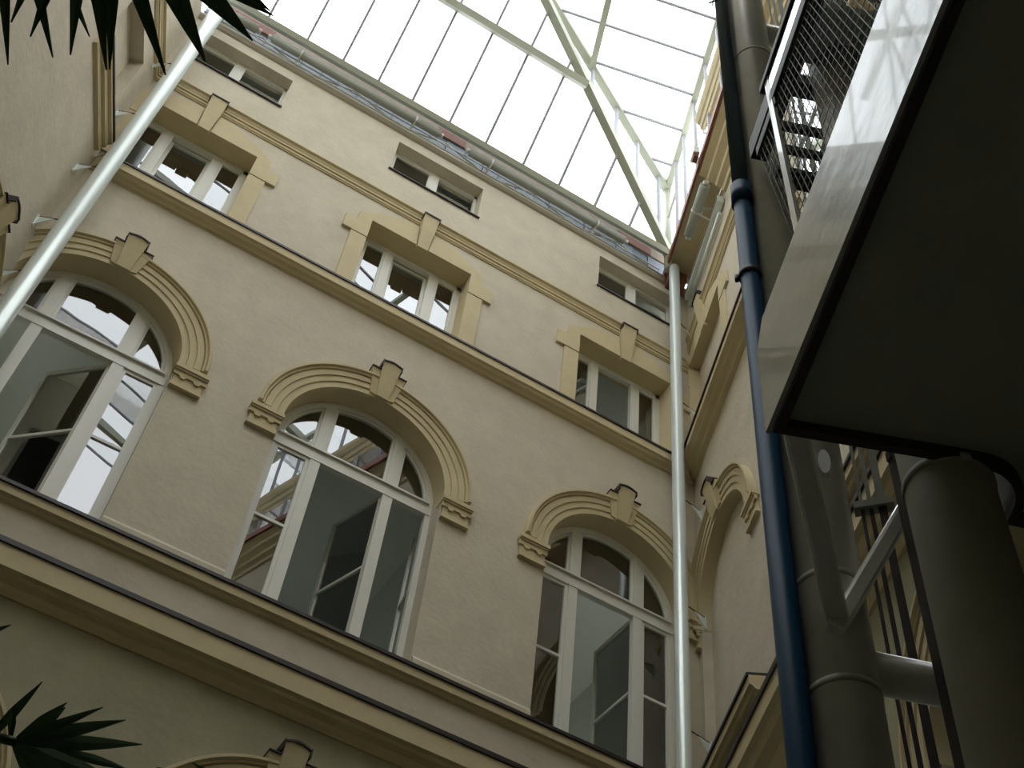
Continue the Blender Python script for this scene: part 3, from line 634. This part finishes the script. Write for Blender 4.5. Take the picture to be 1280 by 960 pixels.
b.add(vs, [(k * n + i, k * n + (i + 1) % n, ((k + 1) % 4) * n + (i + 1) % n, ((k + 1) % 4) * n + i) for k in range(4) for i in range(n)]); b.build('edge_angle', DARK, land)
MB().ext(Fr(TW.p(0, B0 - .012, 0), U, PB), [(A0 - .02, 2.515), (4.6, 2.515), (4.6, 2.955), (A0 + .04, 2.935), (A0 - .02, 2.86)], 0, .014).build('edge_plate', FASC, land)
# balustrade with expanded mesh
bal = tag(empty('mesh_balustrade', TW.p(A0 + .3, B0, 2.94)), 'expanded metal mesh balustrade with flat top rails on the landing', 'balustrade')
BF = Fr(TW.p(A0, B0 + .006, 0), U, PB)
MB().bar(BF.p(.307, 0, 2.88), BF.p(.262, 0, 4.03), .012, .03, U).build('post', TOWER, bal)
for a in (1.55, 2.8): MB().bar(BF.p(a + .04, 0, 2.88), BF.p(a, 0, 4.03), .012, .03, U).build('post', TOWER, bal)
MB().box(BF, .215, 4, -.012, .02, 3.985, 4.025).build('top_rail', DARK, bal, bevel=.004)
MB().box(BF, .265, 4, -.006, .02, 3.80, 3.865).build('lower_rail', DARK, bal, bevel=.003)
MB().box(BF, .11, .30, -.004, .012, 3.745, 3.80).build('lower_rail', DARK, bal, bevel=.003)
MB().box(BF, .275, 4, -.004, .010, 3.875, 3.965).build('polished_strip', POL, bal)
m = MB(); E1, E2 = (-.011, .058), (.022, .003)
def node(i, j): return BF.p(.08 + E1[0] * j + E2[0] * i, .004, 2.89 + E1[1] * j + E2[1] * i)
def inside(p): a = (p - BF.o).dot(BF.u); return 2.88 < p.z < 3.83 and a > .25 - (p.z - 2.93) * .16
for i in range(0, 130):
    for j in range(-8, 17):
        p0 = node(i, j)
        for p1 in (node(i + 1, j), node(i, j + 1)):
            if inside(p0) and inside(p1): m.bar(p0, p1, .0022, .0022, PB)
o = m.build('wire_mesh', MESHM, bal); o['kind'] = 'stuff'
# upper flight seen through the mesh
st = tag(empty('upper_stair', TW.p(.6, .2, 4.9)), 'dark underside of the upper stair seen through the mesh', 'stair')
TF_ = Fr(OC, U, PB)
for a, z in ((.05, 5.0), (.22, 5.0), (.46, 5.0)):
    pass
for a0, a1, b0, b1, z0, z1, m_, n_ in ((.468, .536, -.12, 1.2, 5.0, 5.08, DARK, 'tread'), (.312, .338, -.06, 1.2, 5.0, 5.05, DARK, 'tread'), (.212, .240, -.02, 1.2, 5.0, 5.04, DARK, 'tread'),
        (.06, .14, -.02, 1.2, 5.0, 5.04, DARK, 'tread'), (.17, 3.5, -.15, -.075, 4.98, 5.12, DARK, 'stringer'), (.17, 3.5, .155, 1.2, 5.05, 5.12, SOFF, 'soffit_board'), (.60, .84, -.07, .155, 5.05, 5.12, SOFF, 'tread'), (.90, 3.5, -.07, .155, 5.05, 5.12, SOFF, 'soffit_board')):
    MB().box(TW, a0, a1, b0, b1, z0, z1).build(n_, m_, st)
for z in (7.4, 11.8, 16.2):  # slabs added out of view to cut the skylight low in the courtyard
    ul = MB().box(TW, .70, 4.6, -.39, 2.25, z, z + .34).build('added_shade_slab', SOFF); tag(ul, {7.4: 'lowest added slab shading the yard, unseen above the mesh balustrade', 11.8: 'middle added slab shading the yard, unseen higher in the tower', 16.2: 'topmost added slab shading the yard, unseen in the tower'}[z], 'landing')
# oval fixture on the column
ov = MB(); pc = Vector((2.04, 1.98, 3.127)); vd = Vector((pc.x, pc.y, 0)).normalized(); sdv = vd.cross(ZV)
cc = OC - vd * .099
nn_ = 20; ring1 = [(math.cos(2 * math.pi * k / nn_) * .022, math.sin(2 * math.pi * k / nn_) * .062) for k in range(nn_)]
ctr = OC - vd * .104 - sdv * -.035 + ZV * 3.12
ctr = Vector((0, 0, 0)) + OC + (-vd * .094 + sdv * .045) + ZV * 3.12
vs = [ctr + sdv * x + ZV * y for x, y in ring1] + [ctr + sdv * x * .85 + ZV * y * .9 - vd * .018 for x, y in ring1]
ov.add(vs, [(k, (k + 1) % nn_, nn_ + (k + 1) % nn_, nn_ + k) for k in range(nn_)] + [tuple(range(nn_)), tuple(range(2 * nn_ - 1, nn_ - 1, -1))], False)
ovo = ov.build('oval_plate', LAMPM); tag(ovo, 'small pale oval fitting fixed to the grey tower column', 'fitting')
# guide rails, dark glazing posts behind the frame
gr = tag(empty('lift_guide_rails', (2.63, 2.36, -1.6)), 'three thin black vertical lift guide rails behind the braces', 'rails')
v0 = Vector((2.63, 2.355, 0)); sd = Vector((v0.y, -v0.x, 0)).normalized()
for k, (o_, w_) in enumerate(((-.045, .013), (-.012, .017), (.030, .030))):
    m = MB().bar(v0 + sd * o_ + ZV * -1.6, v0 + sd * o_ + ZV * 3.72, w_, .03, sd.cross(ZV)); m.build('rail', CAP, gr)
    MB().bar(v0 + sd * o_ + ZV * 3.72, v0 + sd * o_ + ZV * 9, w_, .03, sd.cross(ZV)).build('rail', GREYP, gr)
MB().box(Fr(v0, sd, sd.cross(ZV)), -.075, .075, -.02, .03, 3.71, 3.745).build('joint_plate', GREYP, gr)
dp = tag(empty('lift_door_post', (2.12, 1.79, -1.6)), 'dark vertical glazing post left of the thick landing column', 'post')
MB().bar((2.14, 1.79, -1.6), (2.14, 1.79, 3.2), .032, .05, U).build('post', DARK, dp)
MB().bar((2.12, 1.795, 3.16), TW.p(-.1, 1.2, 3.16), .04, .04).build('head_rail', DARK, dp)
pf = tag(empty('glass_screen', TW.p(.5, .45, 1.2)), 'black framed glass screen at the right edge below the landing', 'screen')
q0 = TW.p(.30, .36, 0); q1 = TW.p(.30, 1.5, 0)
m = MB(); m.bar(q0 + ZV * -1.6, q0 + ZV * 2.42, .02, .02, U).bar(q0 + ZV * 2.42, q1 + ZV * 2.42, .02, .02).bar(q1 + ZV * -1.6, q1 + ZV * 2.42, .02, .02, U); m.build('frame', CAP, pf)
MB().quad(q0 + ZV * -1.6, q1 + ZV * -1.6, q1 + ZV * 2.42, q0 + ZV * 2.42).build('pane', DGLASS, pf)
# blue pipe
bp_ = Vector((1.867, 2.064, 0)); blue = tag(empty('blue_drainpipe', bp_ + ZV * -1.6), 'long dark blue drainpipe running up beside the grey tower column', 'pipe')
MB().tube(bp_ + ZV * -1.6, bp_ + ZV * 4.96, .0385, 32).build('pipe', BLUE, blue); MB().tube(bp_ + ZV * 4.96, bp_ + ZV * 12, .036, 32).build('pipe', BLUE2, blue)
MB().tube(bp_ + ZV * 4.87, bp_ + ZV * 5.02, .046, 32).build('socket', BLUE, blue)
cl = MB().tube(bp_ + ZV * 4.30, bp_ + ZV * 4.335, .044, 32).build('clamp_ring', DARK, blue)
MB().tube(bp_ + ZV * 4.317, bp_ + (OC - bp_).normalized() * .06 + ZV * 4.317, .008, 8).build('spacer', DARK, cl)
MB().tube(bp_ - sd * .052 + ZV * 4.30, bp_ - sd * .052 + ZV * 4.335, .009, 10).build('bolt', DARK, cl)
for z in (6.2, 6.9, 8.0):
    pass
wl = tag(empty('tie_wire', bp_ + ZV * 7.2), 'thin black knotted wire on the blue pipe at the top edge', 'wire')
W0 = bp_ - sd * .045 - vd * .045
MB().path([W0 + ZV * 7.05, W0 + sd * .02 + ZV * 7.35, W0 + sd * .045 + ZV * 7.6, W0 + sd * .02 + ZV * 8.2], .004, 6).path([W0 - sd * .02 + ZV * 7.1, W0 + sd * .05 + ZV * 7.12], .005, 6).path([W0 - sd * .015 + ZV * 7.36, W0 + sd * .07 + ZV * 7.36], .006, 6).build('wire', CAP, wl)

# ---------------------------------------------------------------- palm
F_ = 1613.0
def cp(px, py, z):   # world point on a line of sight (used once to lay out leaflet axes in space)
    c = ((px - 640) / F_ * z, (py - 480) / F_ * z, z)
    return Vector((RT.x * c[0] + DN.x * c[1] + FW.x * c[2], RT.y * c[0] + DN.y * c[1] + FW.y * c[2], RT.z * c[0] + DN.z * c[1] + FW.z * c[2]))
palm = tag(empty('fan_palm', (-1.3, 1.4, -1.6)), 'fan palm whose dark pointed leaves hang into the left corners', 'palm')
tb = Vector((-1.3, 1.4, -1.6))
MB().path([tb, tb + Vector((.03, -.02, 1.6)), tb + Vector((-.02, -.05, 3.4))], .085, 14).build('trunk', mat('palm_trunk', (.10, .07, .04), .9, var=.3, scale=25), palm)
MB().tube(tb, tb + ZV * .42, .20, 24, r1=.27).build('planter', mat('planter', (.16, .07, .04), .7), palm)
def leaflet(p0, p1, wd, sag, parent, split=False, name='leaflet', fold=.35):
    p0, p1 = Vector(p0), Vector(p1); ax = p1 - p0; L_ = ax.length; ax.normalize(); wd *= .78; view = ((p0 + p1) / 2).normalized(); sd = ax.cross(view).normalized(); nr = sd.cross(ax).normalized()
    n = 12; vs, fs = [], []
    for k in range(n + 1):
        t = k / n; wv = wd * (.30 + .70 * math.sin(math.pi * min(1, t / .9) * .62 + .0)) if t < .5 else wd * (.30 + .70 * math.sin(math.pi * .5 / .9 * .62)) * (1 - ((t - .5) / .5) ** 1.35)
        wv = max(wv, wd * .02)
        c = p0 + ax * L_ * t - ZV * sag * math.sin(math.pi * t) * -1 * L_
        vs += [c - sd * wv / 2 + nr * wv * fold, c, c + sd * wv / 2 + nr * wv * fold]
    for k in range(n):
        b = 3 * k; fs += [(b, b + 1, b + 4, b + 3), (b + 1, b + 2, b + 5, b + 4)]
    m = MB().add(vs, fs, False); o = m.build(name, LEAF, parent); s = o.modifiers.new('thickness', 'SOLIDIFY'); s.thickness = .0012; return o
def frond(hub, trunk_pt, tips, wd):
    pet = MB().path([trunk_pt, (Vector(trunk_pt) + Vector(hub)) / 2 + ZV * .08, hub], .009, 8).build('petiole', LEAF, palm)
    for t, w_, root in tips: leaflet(root if root is not None else hub, t, w_, .0, pet)
top_tr = tb + Vector((-.02, -.05, 3.4))
z1 = 1.7
def T(px, py, z=z1): return cp(px, py, z)
h1 = T(60, -330); frond(h1, top_tr, [(T(10, 81), .036, T(-12, -330)), (T(14, 28, 1.62), .03, T(110, -200, 1.6)), (T(66, 72, 1.8), .034, T(-10, -260, 1.8)), (T(38, 46, 1.72), .032, T(130, -190)), (T(88, 69, 1.66), .046, T(130, -330)), (T(112, 46, 1.85), .03, T(0, -220, 1.85))], .03)
h2 = T(170, -300); frond(h2, top_tr, [(T(133, 88, 1.68), .040, T(95, -260)), (T(137, 87, 1.7), .036, T(148, -260)), (T(207, 94, 1.75), .042, T(90, -260)), (T(257, 78, 1.7), .058, T(130, -210)), (T(316, 51, 1.72), .055, T(130, -150))], .03)
h3 = T(240, -200); frond(h3, top_tr, [(T(342, 20, 1.9), .022, T(240, -40, 1.9)), (T(338, 14, 1.9), .02, T(250, -60, 1.9)), (T(300, -10, 1.9), .03, T(200, -150, 1.9))], .03)
z2 = 2.3
B_ = lambda px, py, z=z2: cp(px, py, z)
hub = B_(17, 927)
tr2 = tb + Vector((.0, -.02, 2.1))
frond(hub, tr2, [(B_(53, 852, 2.35), .024, B_(-25, 935, 2.35)), (B_(17, 882), .018, B_(13, 925)), (B_(84, 878), .024, None), (B_(82, 884, 2.25), .024, B_(40, 915, 2.25)), (B_(129, 884), .022, None), (B_(157, 900), .032, None), (B_(178, 930.5), .036, None), (B_(160, 962), .022, B_(70, 935)), (B_(140, 975), .044, None), (B_(100, 985, 2.25), .042, None), (B_(60, 1000), .04, None)], .03)
frond(B_(330, 1010, 2.2), B_(150, 1250, 2.3), [(B_(240, 953, 2.2), .022, None), (B_(196, 959, 2.15), .03, None)], .03)
leaflet(B_(-40, 800, 2.5), B_(14, 781, 2.5), .016, 0, palm)
